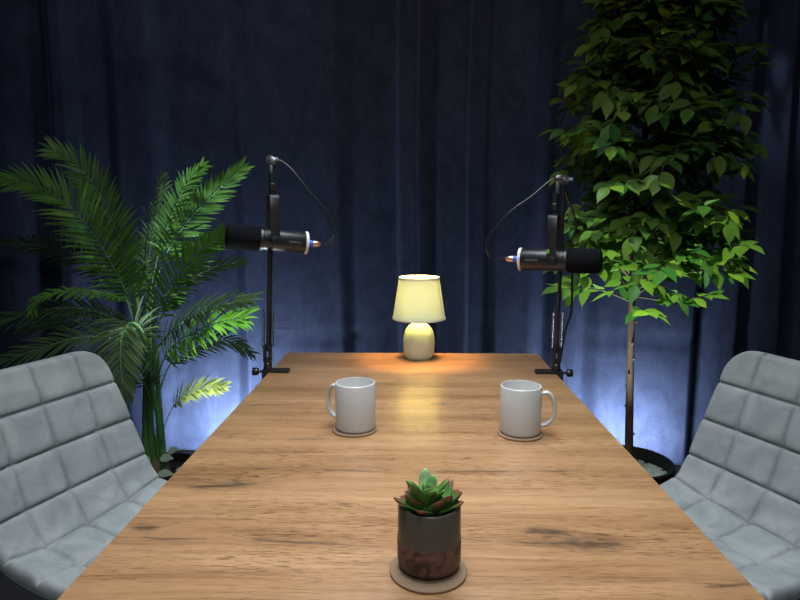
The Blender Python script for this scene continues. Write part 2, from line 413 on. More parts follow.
# ------------------------------------------------------------------ table lamp
LX, LY = .022, 1.835
lamp = thing('table_lamp', 'small lit table lamp with pale green base and shade at the far table end', 'lamp', (LX, LY, TZ))
prof = [(.001,0),(.040,0),(.0435,.003),(.047,.015),(.0495,.035),(.050,.052),(.0485,.068),(.045,.082),(.039,.094),(.030,.104),(.019,.111),(.010,.115),(.009,.118),(.009,.122),(.001,.122)]
MB().lathe(prof, (LX, LY, TZ), n=48, caps=(False, False)).build('base', M['lamp_base'], lamp, auto=60)
sock = MB().lathe([(.012,.120),(.014,.122),(.014,.168),(.001,.168)], (LX, LY, TZ), n=24, caps=(True, False)).build('socket', M['white_ring'], lamp)
def emis(name, col, st):
    t = NT(name); t.b.inputs['Emission Color'].default_value = G(*col); t.b.inputs['Emission Strength'].default_value = st; return t.m
MB().lathe([(.001,.168),(.010,.170),(.013,.184),(.018,.198),(.019,.208),(.017,.218),(.010,.225),(.001,.227)], (LX, LY, TZ), n=24, caps=(False, False)).build('bulb', emis('bulb_glow', (1, .50, .10), 560), lamp)
M['led'] = emis('led_glow', (.75, .86, 1), 12)
def shade_mat():
    t = NT('shade_fabric', .9); n = t.noise(t.obj(), 400, 2)
    c = t.mix(n, G(.42, .56, .46), G(.50, .64, .54)); t.color(c)
    tr = t.node('ShaderNodeBsdfTranslucent'); t.put(tr.inputs[0], G(.86, .95, .72))
    mx = t.node('ShaderNodeMixShader'); mx.inputs[0].default_value = .13
    t.l.new(t.b.outputs[0], mx.inputs[1]); t.l.new(tr.outputs[0], mx.inputs[2]); t.l.new(mx.outputs[0], t.n['Material Output'].inputs[0]); return t.m
S0, S1, SR0, SR1 = .127, .250, .081, .062
sh = MB(); n = 64
sh.lathe([(SR0, S0), (SR1, S1), (SR1-.0012, S1), (SR0-.0012, S0), (SR0, S0)], (LX, LY, TZ), n=n, caps=(False, False))
shade = sh.build('lamp_shade', shade_mat(), lamp)
for r, h, s in ((SR0, S0, 1), (SR1, S1, 1)):
    MB().lathe([(r+.0012, h-.0035), (r+.0016, h), (r+.0010, h+.0035), (r-.0014, h+.0035), (r-.0018, h-.0035), (r+.0012, h-.0035)], (LX, LY, TZ), n=64, caps=(False, False)).build('shade_trim', M['trim'], shade)
a = rad(-28); d = Vector((cos(a), sin(a), 0)); tg = Vector((-sin(a), cos(a), 0)); c0 = Vector((LX, LY, TZ))
q = [c0+d*(SR0+.0016)+Vector((0,0,S0))+tg*.004, c0+d*(SR0+.0016)+Vector((0,0,S0))-tg*.004, c0+d*(SR1+.0016)+Vector((0,0,S1))-tg*.003, c0+d*(SR1+.0016)+Vector((0,0,S1))+tg*.003]
q += [p-d*.0014 for p in q]
MB().add(q, [(0,1,2,3),(7,6,5,4),(0,4,5,1),(1,5,6,2),(2,6,7,3),(3,7,4,0)]).build('shade_seam', M['trim'], shade)
sp = MB()
for k in range(3):
    an = 2*PI*k/3+.4
    sp.tube([c0+Vector((.013*cos(an), .013*sin(an), .148)), c0+Vector(((SR0-.005)*cos(an), (SR0-.005)*sin(an), .128))], .001, 6)
sp.build('shade_holder', M['steel'], lamp)

# ------------------------------------------------------------------ mugs and coasters
def coaster(x, y, r, label, base=None):
    t = thing('coaster', label, 'coaster', (x, y, TZ), 'round cork coasters on the table')
    MB().lathe([(.001,0),(r-.0005,0),(r,.001),(r,.0028)], (x, y, TZ+.0002), n=64, caps=(True, False)).build('rim', M['cork_dark'], t)
    MB().lathe([(r,.0028),(r-.0008,.0038),(.001,.0038)], (x, y, TZ+.0002), n=64, caps=(False, True)).build('top', M['cork'], t)
    return t
def mug(x, y, ang, label):
    t = thing('mug', label, 'mug', (x, y, TZ+.0042), 'white mugs on the table', ang)
    R, H = .041, .0965
    MB().lathe([(.001,.002),(.034,.002),(.035,0),(.038,0),(.0405,.003),(R,.006),(R,H-.002),(R-.0012,H),(R-.0032,H),(R-.0042,H-.002),(R-.0045,.012),(R-.010,.007),(.001,.006)],
               n=64, caps=(False, False)).build('body', M['mug'], t, local=True, auto=60)
    pts = catmull([(R-.002,0,.082),(R+.012,0,.083),(R+.0215,0,.072),(R+.025,0,.052),(R+.0215,0,.031),(R+.011,0,.019),(R-.002,0,.016)], 8)
    MB().tube(pts, .0042, 12, flat=1.5, up=(0,1,0)).build('handle', M['mug'], t, local=True, auto=0)
    return t
coaster(-.117, 1.184, .0455, 'thin round cork coaster under the left white mug')
coaster(.219, 1.168, .0455, 'thin round cork coaster under the right white mug')
mug(-.115, 1.187, rad(155), 'white ceramic mug with its handle on the left, left of the lamp light')
mug(.219, 1.171, rad(-10), 'white ceramic mug with its handle on the right, nearer the right table edge')
coaster(.021, .688, .0475, 'round cork coaster under the potted succulent at the front of the table')

# ------------------------------------------------------------------ succulent
SX, SY, SZ = .022, .694, TZ+.0042
su = thing('potted_succulent', 'small green and red succulent in a two-tone brown pot on the front coaster', 'potted plant', (SX, SY, SZ))
def potmat():
    t = NT('two_tone_glaze', .3); x, y, z = t.sep(t.obj())
    m = t.noise(t.obj(), 45, 4, .6, 1.5)
    low = t.mix(t.ramp(m, [(.4, (0,0,0)), (.6, (1,1,1))]), G(.022, .008, .007), G(.12, .055, .042))
    f = t.ramp(t.math('ADD', z, t.math('MULTIPLY', t.noise(t.obj(), 60), .004)), [(.0395, (0,0,0)), (.042, (1,1,1))])
    t.color(t.mix(f, low, G(.060, .050, .040)))
    t.put(t.b.inputs['Roughness'], t.math('ADD', .55, t.math('MULTIPLY', f, -.25))); t.bump(m, .3, .002); return t.m
R, H = .039, .082
MB().lathe([(.001,.0),(.030,0),(.033,.002),(.038,.006),(R,.011),(R+.0004,.041),(R-.0004,.043),(R-.0006,H-.002),(R-.002,H),(R-.0035,H),(R-.0048,H-.002),(R-.005,.058),(.001,.058)], (SX,SY,SZ), n=64, caps=(False,False)).build('pot', potmat(), su, auto=50)
MB().lathe([(.001,.064),(.018,.065),(R-.0052,.062)], (SX,SY,SZ), n=32, caps=(False,False)).build('soil', M['soil'], su)
def succ_mat(name, tipred):
    t = NT(name, .35); a = t.node('ShaderNodeAttribute', attribute_name='tint').outputs['Fac']
    t.color(t.ramp(a, [(0, (.30, .38, .06)), (.28, (.09, .22, .035)), (.62, (.05, .13, .03)), (1, tipred)]))
    t.b.inputs['Subsurface Weight'].default_value = .0; t.b.inputs['Subsurface Radius'].default_value = (.003,.006,.002); return t.m
def fleshy(base, dirv, L, wd, th, cup=.25, tint0=.1):
    """thick pointed leaf as closed rings"""
    d = Vector(dirv).normalized(); up = Vector((0,0,1)); s = d.cross(up)
    s = s.normalized() if s.length > .05 else Vector((1,0,0)); n = s.cross(d).normalized()
    m = MB(); rings = []; K = 12; T = []
    for k in range(K+1):
        t = k/K; ww = wd*(.55+.45*sin(PI*min(1, t*1.25)*.5))*(1-t**3.2)**.75+.0002; c = Vector(base)+d*L*t+n*cup*L*t*t
        hh = th*(1-t**2)**.5*.9+.0002
        rings.append([c+s*ww*cos(2*PI*j/12)+n*(hh*sin(2*PI*j/12)+.35*ww*abs(cos(2*PI*j/12))**2) for j in range(12)]); T += [tint0+(1-tint0)*t**1.6]*12
    m.rings(rings); m.t = T; return m
random.seed(5)
ms = [succ_mat('succulent_green', (.10, .26, .05)), succ_mat('succulent_red', (.20, .02, .03))]
B = Vector((SX, SY, SZ+.068))
leaves = []
for k in range(9):      # lower spread leaves, red tips
    a = 2*PI*k/9+.25; leaves.append((B+Vector((cos(a)*.006, sin(a)*.006, .002)), (cos(a), sin(a), .30+.16*(k % 2)), .037+.004*(k % 3), .0125, .0034, .22, 1))
for k in range(6):      # right hand rosette, red tipped
    a = 2*PI*k/6+.5; leaves.append((B+Vector((.014+cos(a)*.003, sin(a)*.003, .008)), (cos(a)*.8+.45, sin(a)*.8, .75), .030, .0105, .0034, .2, 1))
for k in range(5):      # left hand, dark tipped
    a = PI+.9*(k-2)*.6; leaves.append((B+Vector((-.012+cos(a)*.003, sin(a)*.003, .006)), (cos(a)*.9, sin(a)*.9, .70), .026, .010, .003, .2, 1))
for k in range(8):      # upright green rosette
    a = 2*PI*k/8+.2; leaves.append((B+Vector((-.004+cos(a)*.004, sin(a)*.004-.003, .016)), (cos(a)*.75, sin(a)*.75, .85), .032+.005*(k % 3), .0095, .003, .06, 0))
for k in range(6):
    a = 2*PI*k/6+.3; leaves.append((B+Vector((-.004+cos(a)*.002, sin(a)*.002-.003, .020)), (cos(a)*.35, sin(a)*.35, 1), .017, .005, .002, .05, 0))
for b, d, L, wd, th, cup, mi in leaves:
    L *= random.uniform(.85, 1.2); d = Vector(d)+Vector((random.uniform(-.18,.18), random.uniform(-.18,.18), random.uniform(-.08,.12)))
    fleshy(b, d, L, wd, th, cup, .05 if mi == 0 else .25).build('leaf', ms[mi], su, auto=0)
MB().tube([B-Vector((0,0,.004)), B+Vector((-.002,-.001,.018))], .004, 10).build('stem', M['stalk'], su)

# ------------------------------------------------------------------ LED bars on the floor behind the plants
for (x0, x1), lb in zip(BARS, ('low black LED bar glowing on the floor behind the palm pot', 'low black LED bar glowing on the floor behind the black tree pot')):
    t = thing('led_bar', lb, 'floor light', ((x0+x1)/2, BY, 0), 'LED bars on the floor')
    MB().box((x0-.01, BY-.015, 0), (x1+.01, BY+.015, .030)).build('housing', M['black_metal'], t, bevel=.002)
    MB().box((x0, BY-.01, .0302), (x1, BY+.01, .036)).build('diffuser', M['led'], t, bevel=.002)
for x, y, tx, ty, lb in ((-.50, 1.96, -.72, 1.98, 'small black floor spotlight aimed up into the palm'), (.72, 2.08, .90, 2.10, 'small black floor spotlight aimed up into the leafy tree')):
    p0 = Vector((x, y, .12)); d = (Vector((tx, ty, 1.1))-p0).normalized()
    t = thing('floor_spotlight', lb, 'spotlight', (x, y, 0), 'floor spotlights under the plants')
    MB().lathe([(.001,-.085),(.020,-.085),(.024,-.080),(.028,-.012),(.030,-.012),(.030,.004),(.026,.004),(.024,-.012),(.001,-.014)], p0-d*.008, axis=d, n=28, caps=(False,False)).build('head', M['black_metal'], t)
    MB().lathe([(.001,0),(.045,0),(.045,.008),(.008,.012),(.006,.04),(.001,.041)], (x, y, 0), n=28, caps=(False,False)).build('base', M['black_metal'], t)
w0 = Vector((1.135, 2.53, .0)); random.seed(3); m = MB()
for k in range(7):
    a = k*.9; m2 = []; n_ = 5
    for i in range(n_+1):
        for j in range(n_+1):
            u, v = i/n_-.5, j/n_-.5; q = Vector((u*.07*cos(a)-v*.04*sin(a), u*.07*sin(a)+v*.04*cos(a), .035+.03*noise.noise(Vector((u*5+k, v*5, k*2)))+.006*k*abs(u)))
            m2.append(w0+q)
    m.add(m2, [(i*(n_+1)+j, i*(n_+1)+j+1, (i+1)*(n_+1)+j+1, (i+1)*(n_+1)+j) for i in range(n_) for j in range(n_)])
gl = simple('clear_plastic', (.9, .93, .97), .08, Alpha=.45)
wr = m.build('plastic_wrapper', gl, smooth=False, recalc=False); tag(wr, 'crumpled clear plastic wrapper sparkling on the floor beside the black tree pot', 'wrapper')
wm = wr.modifiers.new('t', 'SOLIDIFY'); wm.thickness = .0008
# ------------------------------------------------------------------ microphones on boom arms
def boom(s, label, P):
    """P: clamp point, base, top of lower arm, head ; s = +1 right, -1 left"""
    cl, base, top, head = [Vector(p) for p in (P['clamp'], P['base'], P['top'], P['head'])]
    X = Vector((s, 0, 0)); ed = s*TX
    t = thing('boom_stand', label, 'microphone stand', (ed, base.y, TZ), 'desk microphone arms')
    y = base.y
    # clamp: pad on the table top, spine outside the edge, jaw and screw below
    m = MB(); m.box((min(ed-s*.058, ed+s*.018), y-.012, TZ+.0004), (max(ed-s*.058, ed+s*.018), y+.012, TZ+.010))
    m.box((min(ed+s*.004, ed+s*.018), y-.014, TZ-.062), (max(ed+s*.004, ed+s*.018), y+.014, TZ+.006))
    m.box((min(ed-s*.04, ed+s*.018), y-.012, TZ-.070), (max(ed-s*.04, ed+s*.018), y+.012, TZ-.058))
    m.build('clamp', M['black_metal'], t, bevel=.0015)
    m = MB(); m.lathe([(.005,-.09),(.005,-.036),(.011,-.034),(.011,-.0305)], (ed-s*.022, y, TZ), n=16); m.lathe([(.013,-.108),(.013,-.09)], (ed-s*.022, y, TZ), n=16)
    m.build('clamp_screw', M['black_metal'], t)
    m = MB(); m.lathe([(.0035,.0),(.0035,.012),(.010,.013),(.011,.016),(.011,.026),(.010,.028)], (ed+s*.018, y-.002, TZ+.002), axis=(s,0,0), n=18); m.build('knob', M['black_metal'], t, auto=30)
    # swivel base
    m = MB(); m.lathe([(.011,0),(.012,.004),(.012,.016),(.008,.020),(.008,.030)], (base.x, y, TZ+.010), n=20)
    m.box((base.x-.011, y-.010, TZ+.036), (base.x-.004, y+.010, TZ+.078)); m.box((base.x+.004, y-.010, TZ+.036), (base.x+.011, y+.010, TZ+.078))
    m.box((base.x-.011, y-.010, TZ+.030), (base.x+.011, y+.010, TZ+.040))
    if True: m.tube([(base.x, y, TZ+.005), (ed+s*.010, y, TZ+.005)], .007, 12)
    m.build('swivel_base', M['black_metal'], t, bevel=.001)
    # lower arm: flat bars with springs either side
    b0 = Vector((base.x, y, TZ+.060)); d = (top-b0).normalized(); e = Vector((1,0,0)); e = (e-d*e.dot(d)).normalized()
    fr = MB(); fr.tube([b0, top], .0046, 10); fr.tube([b0+Vector((0,.010,0))+e*.005, top+Vector((0,.010,0))+e*.005], .0032, 8)
    fr.build('lower_arm', M['black_metal'], t)
    for q in (-1, 1):
        a0 = b0+e*q*.0125+d*.012; pts = []
        for k in range(0, 26*8+1):
            an = 2*PI*k/8; pts.append(a0+d*(.100*k/(26*8))+e*.0042*cos(an)+Vector((0, 1, 0))*.0042*sin(an))
        MB().tube(pts, .0010, 5).build('spring', M['black_metal'] if s < 0 else M['steel'], t, auto=0)
        MB().tube([a0+d*.100, a0+d*.108, b0+d*.118], .0014, 6).build('spring_hook', M['steel'], t)
    # elbow at the top, then the upper arm folded back down behind
    m = MB(); m.lathe([(.012,-.012),(.013,-.010),(.013,.010),(.012,.012)], top, axis=(0,1,0), n=20); m.build('elbow', M['steel'], t)
    m = MB(); m.lathe([(.006,-.019),(.006,-.011)], top, axis=(0,1,0), n=12); m.lathe([(.0045,0),(.0045,.012)], top+Vector((.009,-.008,.002)), axis=(1,0,0), n=10); m.build('hinge_screw', M['silver'], t)
    m = MB(); m.box((head.x-.0075, head.y-.006, head.z-.042), (head.x+.0015, head.y+.006, head.z-.004)); m.lathe([(.0105,-.010),(.0105,.010)], head-Vector((.0,0,.002)), axis=(0,1,0), n=18)
    m.tube([head-Vector((0,0,.006)), top], .005, 8)
    m.build('head_joint', M['silver'], t, bevel=.0008)
    return t
def mic(s, label, piv, yaw, tilt, P):
    """mic axis runs along local X, ring end at +X for s=-1 (left microphone) and mirrored for s=+1"""
    t = thing('microphone', label, 'microphone', piv, 'desk microphones')
    piv = Vector(piv); sx = -s
    def T(p, tl=True):
        p = Vector(p)
        if tl: p = Matrix.Rotation(tilt, 3, 'Y') @ p
        p = Matrix.Rotation(yaw, 3, 'Z') @ p
        return piv+Vector((p.x*sx, p.y, p.z))
    def B(m, name, mat, tl=True, parent=t, **k):
        m.v = [T(p, tl) for p in m.v]; return m.build(name, mat, parent, **k)
    ax = (1,0,0)
    body = B(MB().lathe([(.001,-.036),(.029,-.036),(.0305,-.034),(.0305,.086),(.0295,.088),(.001,.088)], axis=ax, n=48, caps=(False,False)), 'body', M['black_plastic'])
    B(MB().lathe([(.0305,.086),(.0322,.087),(.0325,.089),(.0322,.093),(.0305,.0945),(.027,.0945),(.0255,.090),(.001,.090)], axis=ax, n=48, caps=(False,False)), 'end_ring', M['white_ring'])
    B(MB().lathe([(.0315,-.040),(.0322,-.038),(.0322,-.031),(.0306,-.029)], axis=ax, n=48, caps=(True,False)), 'collar', M['black_metal'])
    B(MB().lathe([(.001,-.128),(.022,-.128),(.030,-.125),(.0335,-.118),(.034,-.108),(.034,-.045),(.033,-.038),(.001,-.038)], axis=ax, n=48, caps=(False,False)), 'foam_windscreen', M['foam'])
    # yoke
    yw, zt, hw = .0395, .122, .0125
    m = MB(); path = [(0,-yw,-.012),(0,-yw,.03),(0,-yw,.08),(0,-yw,zt-.012),(0,-yw+.004,zt-.003),(0,-yw+.013,zt),(0,0,zt),(0,yw-.013,zt),(0,yw-.004,zt-.003),(0,yw,zt-.012),(0,yw,.08),(0,yw,.03),(0,yw,-.012)]
    rings = []
    for i, p in enumerate(path):
        p = Vector(p); a = Vector(path[max(i-1, 0)]); b = Vector(path[min(i+1, len(path)-1)]); tt = (b-a).normalized(); nn = Vector((1,0,0)).cross(tt)
        rings.append([p+Vector((hw*c,0,0))+nn*.0017*e for c, e in ((-1,-1),(1,-1),(1,1),(-1,1))])
    m.rings(rings); yk = B(m, 'yoke', M['black_metal'], False, bevel=.0006)
    for q in (-1, 1):
        B(MB().lathe([(.0125,.030),(.0125,.0405),(.0115,.0435),(.008,.0445),(.001,.0445)], (0,0,0), axis=(0,q,0), n=24, caps=(True,False)), 'pivot_knob', M['black_plastic'], False)
    if s > 0: B(MB().box((.0135-.0015,-yw-.0022,.020), (.0135-.009,-yw-.0016,.031)), 'green_sticker', M['green_mark'], False, parent=yk)
    B(MB().lathe([(.007,zt),(.007,zt+.012),(.0095,zt+.013),(.0095,zt+.030),(.0075,zt+.032),(.0075,zt+.060)], n=18), 'mount_stem', M['black_metal'], False)
    B(MB().lathe([(.011,.0945-.006),(.011,.099)], axis=ax, n=20), 'socket', M['steel'])
    # small pale printed mark on the side, wrapped on the barrel (five short rounded strokes in a row)
    m = MB(); x0 = .038
    def strip(pts):
        for (xa, za), (xb, zb) in zip(pts, pts[1:]):
            d = Vector((xb-xa, zb-za)); nrm = Vector((-d.y, d.x)).normalized()*.0004
            cs = [(xa+nrm.x, za+nrm.y), (xb+nrm.x, zb+nrm.y), (xb-nrm.x, zb-nrm.y), (xa-nrm.x, za-nrm.y)]
            m.add([Vector((x, -math.sqrt(.0307**2-zz*zz), zz)) for x, zz in cs], [(0,1,2,3)])
    order = 'monon' if s < 0 else 'nonom'
    xc = x0
    for chh in 'xoxoo':
        if chh == 'o': strip([(xc+.0026*cos(2*PI*k/10)+.003, .0026*sin(2*PI*k/10)) for k in range(11)]); xc += .0072
        else: strip([(xc,-.0026),(xc,.002),(xc+.0012,.0026),(xc+.0026,.0018),(xc+.0026,-.0026)]); strip([(xc+.0026,.0018),(xc+.0040,.0026),(xc+.0052,.002),(xc+.0052,-.0026)]); xc += .0072
    B(m, 'printed_mark', M['logo'], parent=body, recalc=False)
    # cable (a thing of its own): plug, collar, lead to the head of the arm
    c = thing('microphone_cable', P['clabel'], 'cable', T((.099,0,0)), 'microphone cables')
    m = MB().lathe([(.0085,.0993),(.0092,.101),(.0092,.109),(.0085,.111)], axis=ax, n=20); m.v = [T(p) for p in m.v]; m.build('blue_collar', M['blue'], c)
    m = MB().lathe([(.0088,.111),(.0092,.113),(.0085,.122),(.0065,.130),(.0045,.132)], axis=ax, n=20); m.v = [T(p) for p in m.v]; m.build('plug', M['copper'], c)
    pts = [T((.130,0,0)), T((.144,0,0))]+[Vector(p) for p in P['cable']]
    MB().tube(catmull(pts, 10), .0026, 10).build('lead', M['cable'], c, auto=0)
    return t
# left set
hl = at(272, 160, 1.66)
boom(-1, 'black microphone arm clamped to the left table edge with a thin rod sticking out', dict(clamp=at(262,372,1.65), base=at(268,368,1.65), top=at(271,160,1.67), head=hl))
LYAW = rad(22)
pl = at(271, 240, 1.66); pl = Vector((hl.x-.002, hl.y, pl.z))
mic(-1, 'black microphone on the left arm, foam end pointing left toward the palm', pl, LYAW, rad(6), dict(
    clabel='thin black cable looping from the left microphone up to its arm', cable=[at(328,243,1.67), at(334,231,1.67), at(327,212,1.66), at(308,190,1.65), at(292,170,1.65), at(281,161,1.66), hl+Vector((.012,-.010,-.004))]))
# right set
hr = at(559, 178, 1.66)
boom(1, 'black microphone arm with silver springs clamped to the right table edge', dict(clamp=at(565,374,1.65), base=at(556,370,1.65), top=at(564,180,1.68), head=hr))
pr_ = at(553, 260, 1.66); pr_ = Vector((hr.x-.008, hr.y, pr_.z))
mic(1, 'black microphone on the right arm, foam end pointing right toward the leafy tree', pr_, LYAW, rad(0), dict(
    clabel='thin black cable curving from the right microphone up to its arm', cable=[at(491,258,1.66), at(486,247,1.66), at(492,232,1.65), at(510,212,1.64), at(532,196,1.64), at(550,181,1.645), hr+Vector((-.004,-.012,-.002))]))
# thin rod on the left arm, long lead hanging behind the right arm
la = bpy.data.objects['boom_stand']
MB().tube([at(270,328,1.655), at(300,328,1.68)], .0011, 8).build('thin_rod', M['black_metal'], la)
m = MB().tube(catmull([at(563,181,1.69), at(567,195,1.70), at(573,212,1.705), at(576,226,1.705), at(572,240,1.70), at(572,262,1.70), at(572,290,1.705), at(571,312,1.71), at(566,328,1.70), at(562,348,1.69), at(560,362,1.685)], 10), .0034, 10)
tag(m.build('power_cable', M['cable']), 'thicker black cable hanging down behind the right microphone arm', 'cable')

# ------------------------------------------------------------------ palm on the left
random.seed(11)
PB = Vector((-1.0, 2.25, 0))
palm = thing('potted_palm', 'tall green palm with feathery fronds in a dark pot behind the left chair', 'potted plant', PB)
pot = MB().lathe([(.001,0),(.105,0),(.112,.01),(.150,.185),(.156,.188),(.156,.205),(.146,.205),(.142,.17),(.001,.165)], PB, n=48, caps=(False,False)).build('pot', M['pot_black'], palm, auto=40)
MB().lathe([(.001,.176),(.08,.174),(.1425,.168)], PB, n=32, caps=(False,False)).build('soil', M['soil'], palm)
def blade(m, b, d, side_n, L, wd, droop, tint, mi=0, K=5, fold=.25):
    d = Vector(d).normalized(); s = d.cross(side_n); s = s.normalized() if s.length > 1e-3 else d.orthogonal().normalized(); n = s.cross(d)
    vs = []; p = Vector(b); prof = [.25, .85, 1, .85, .5, .04]
    for k in range(K+1):
        t = k/K; ww = wd*prof[round(t*5)]
        vs += [p-s*ww+n*ww*fold, p, p+s*ww+n*ww*fold]
        dd = (d+Vector((0,0,-1))*droop*t*t*1.6).normalized(); p = p+dd*L/K
    fs = []
    for k in range(K):
        a = k*3; fs += [(a,a+1,a+4,a+3),(a+1,a+2,a+5,a+4)]
    m.add(vs, fs, mi, tint)
def frond(pts, L, start=.3, face=(0,-1,.25), mats=None, wd=.0060, sp=.0165, ang=(62, 24), droop=.35, rr=.0042, tint=(.2,.8), one=0, shape=.75):
    P = catmull(pts, 14); m = MB(); n = len(P)
    lens = [0]
    for a, b in zip(P, P[1:]): lens.append(lens[-1]+(b-a).length)
    tot = lens[-1]
    m.tube(P, [rr*(1-.75*(l/tot)) for l in lens], 6, mi=1)
    face = Vector(face).normalized(); s = tot*start; i = 0; j = 0
    while s < tot:
        while lens[i+1] < s and i < n-2: i += 1
        t = (s-lens[i])/(lens[i+1]-lens[i]); p = P[i].lerp(P[i+1], t); tan = (P[i+1]-P[i]).normalized()
        q = (s-tot*start)/(tot*(1-start)); side = tan.cross(face).normalized(); f2 = side.cross(tan).normalized()
        a = rad(ang[0]+(ang[1]-ang[0])*q+random.uniform(-5, 5))
        LL = L*(.45+.55*sin(PI*min(1, .18+q*shape)))*random.uniform(.88, 1.08)
        for sg in (-1, 1):
            if one and sg != one and random.random() < .7: continue
            dd = tan*cos(a)+side*sg*sin(a)+f2*random.uniform(-.12, .22)
            blade(m, p+tan*random.uniform(-.003, .003), dd, f2, LL, wd*random.uniform(.85, 1.1), droop*random.uniform(.6, 1.3), random.uniform(*tint))
        s += sp*random.uniform(.85, 1.15); j += 1
    blade(m, P[-1], (P[-1]-P[-3]), face, L*.45, wd*.8, droop, .5)
    mats = mats or M['palm']
    return m.build('frond', [mats, M['stalk']], palm, smooth=True, recalc=False, auto=0)
def F(px, L, **k):
    """px: list of (x, y, depth)"""
    return frond([at(a, b, c) for a, b, c in px], L, **k)
cr = (146, 330, 2.24)
D = M['palm_dull']
F([(146,370,2.24),(140,310,2.23),(122,245,2.19),(100,195,2.15),(78,165,2.12),(54,150,2.08)], .115, start=.36, face=(.3,-1,.2), ang=(60,25))
F([(144,365,2.22),(134,312,2.2),(108,258,2.12),(72,208,2.05),(38,186,2.0),(6,180,1.96)], .135, start=.30, face=(.1,-.9,.6), ang=(66,26), droop=.3)
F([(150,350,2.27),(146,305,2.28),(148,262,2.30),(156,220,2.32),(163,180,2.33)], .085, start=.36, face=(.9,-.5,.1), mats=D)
F([(152,350,2.26),(150,300,2.26),(158,255,2.26),(172,215,2.25),(186,185,2.24),(203,166,2.22)], .075, start=.52, face=(.5,-.9,.2))
F([(150,350,2.22),(152,300,2.2),(168,250,2.16),(195,213,2.13),(220,188,2.10),(240,170,2.08)], .095, start=.44, face=(.1,.9,.55), droop=.12)
F([(154,385,2.2),(154,330,2.16),(168,288,2.10),(192,258,2.05),(212,243,2.02),(226,234,2.0)], .105, start=.38, face=(.1,.85,.6), droop=.12)
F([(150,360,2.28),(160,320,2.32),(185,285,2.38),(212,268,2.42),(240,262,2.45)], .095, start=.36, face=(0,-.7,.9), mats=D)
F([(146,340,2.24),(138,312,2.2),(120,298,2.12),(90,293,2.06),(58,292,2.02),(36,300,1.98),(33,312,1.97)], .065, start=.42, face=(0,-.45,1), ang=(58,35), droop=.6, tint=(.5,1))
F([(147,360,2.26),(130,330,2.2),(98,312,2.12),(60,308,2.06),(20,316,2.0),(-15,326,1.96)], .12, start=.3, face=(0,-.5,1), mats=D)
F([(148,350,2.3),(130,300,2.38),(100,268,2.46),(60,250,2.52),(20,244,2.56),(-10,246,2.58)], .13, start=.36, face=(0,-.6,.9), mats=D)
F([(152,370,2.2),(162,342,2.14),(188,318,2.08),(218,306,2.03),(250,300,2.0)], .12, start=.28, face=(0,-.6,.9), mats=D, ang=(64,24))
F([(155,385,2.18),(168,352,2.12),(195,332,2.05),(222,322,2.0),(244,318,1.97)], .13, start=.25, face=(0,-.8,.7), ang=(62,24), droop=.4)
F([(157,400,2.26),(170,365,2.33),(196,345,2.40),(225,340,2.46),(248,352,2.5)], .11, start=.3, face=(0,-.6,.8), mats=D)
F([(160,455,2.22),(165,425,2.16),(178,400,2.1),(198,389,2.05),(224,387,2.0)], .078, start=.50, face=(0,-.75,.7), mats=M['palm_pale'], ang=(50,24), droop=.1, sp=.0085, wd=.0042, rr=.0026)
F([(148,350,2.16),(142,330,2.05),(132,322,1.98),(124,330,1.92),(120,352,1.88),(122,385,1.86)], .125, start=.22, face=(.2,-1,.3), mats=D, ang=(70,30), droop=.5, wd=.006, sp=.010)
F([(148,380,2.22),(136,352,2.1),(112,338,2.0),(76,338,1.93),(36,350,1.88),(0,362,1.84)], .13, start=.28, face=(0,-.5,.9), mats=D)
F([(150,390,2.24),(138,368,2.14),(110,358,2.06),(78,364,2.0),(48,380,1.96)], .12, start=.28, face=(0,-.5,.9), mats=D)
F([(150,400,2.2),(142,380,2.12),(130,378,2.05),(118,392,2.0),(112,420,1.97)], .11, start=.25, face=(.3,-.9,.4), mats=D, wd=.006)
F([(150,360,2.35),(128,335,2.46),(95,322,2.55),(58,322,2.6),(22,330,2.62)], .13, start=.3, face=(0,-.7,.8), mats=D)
# bare young spear leaves
for a, b in (((122,208,2.2), .006), ((133,262,2.22), .005)):
    p0 = at(148, 400, 2.24); p1 = at(*a)
    MB().tube([p0, p0.lerp(p1, .5)+Vector((.01,0,0)), p0.lerp(p1, .85), p1], [b*.8, b, b*.8, .0008], 8).build('spear_leaf', M['stalk'], palm)
# stems in a cluster
for k, (bx, by, tx, ty, td, r) in enumerate(((152,470,147,300,2.26,.011),(158,468,150,330,2.2,.012),(150,466,140,330,2.25,.009),(162,466,158,345,2.2,.009),(156,470,152,310,2.3,.010),(160,470,148,350,2.18,.008))):
    b0 = Vector((PB.x+.012*(k-3), PB.y+.02*((k*37) % 5-2)/2, .165)); tp = at(tx, ty, td)
    MB().tube(catmull([b0, b0.lerp(tp, .35)+Vector((.004*(k-3),0,0)), b0.lerp(tp, .7), tp], 6), [r*1.35]*5+[r]*8+[r*.55]*6, 10).build('stem', M['stalk'], palm)
MB().lathe([(.040,.165),(.038,.20),(.030,.235),(.022,.26),(.001,.262)], PB+Vector((.0,0,0)), n=14, caps=(True,False)).build('husk', M['husk'], palm)
for k, (px, py, dep, a, L, wd) in enumerate(((160,459,2.20,.25,.052,.019),(168,453,2.24,.9,.045,.017),(158,474,2.16,.1,.060,.017),(176,470,2.2,-.3,.06,.015),(150,462,2.2,2.6,.05,.018))):
    m = MB(); blade(m, at(px, py, dep), (cos(a), .1, sin(a)*.4), (0,-.6,.8), L, wd, .3, .5); m.build('ground_leaf', M['pale_leaf'], palm, recalc=False)

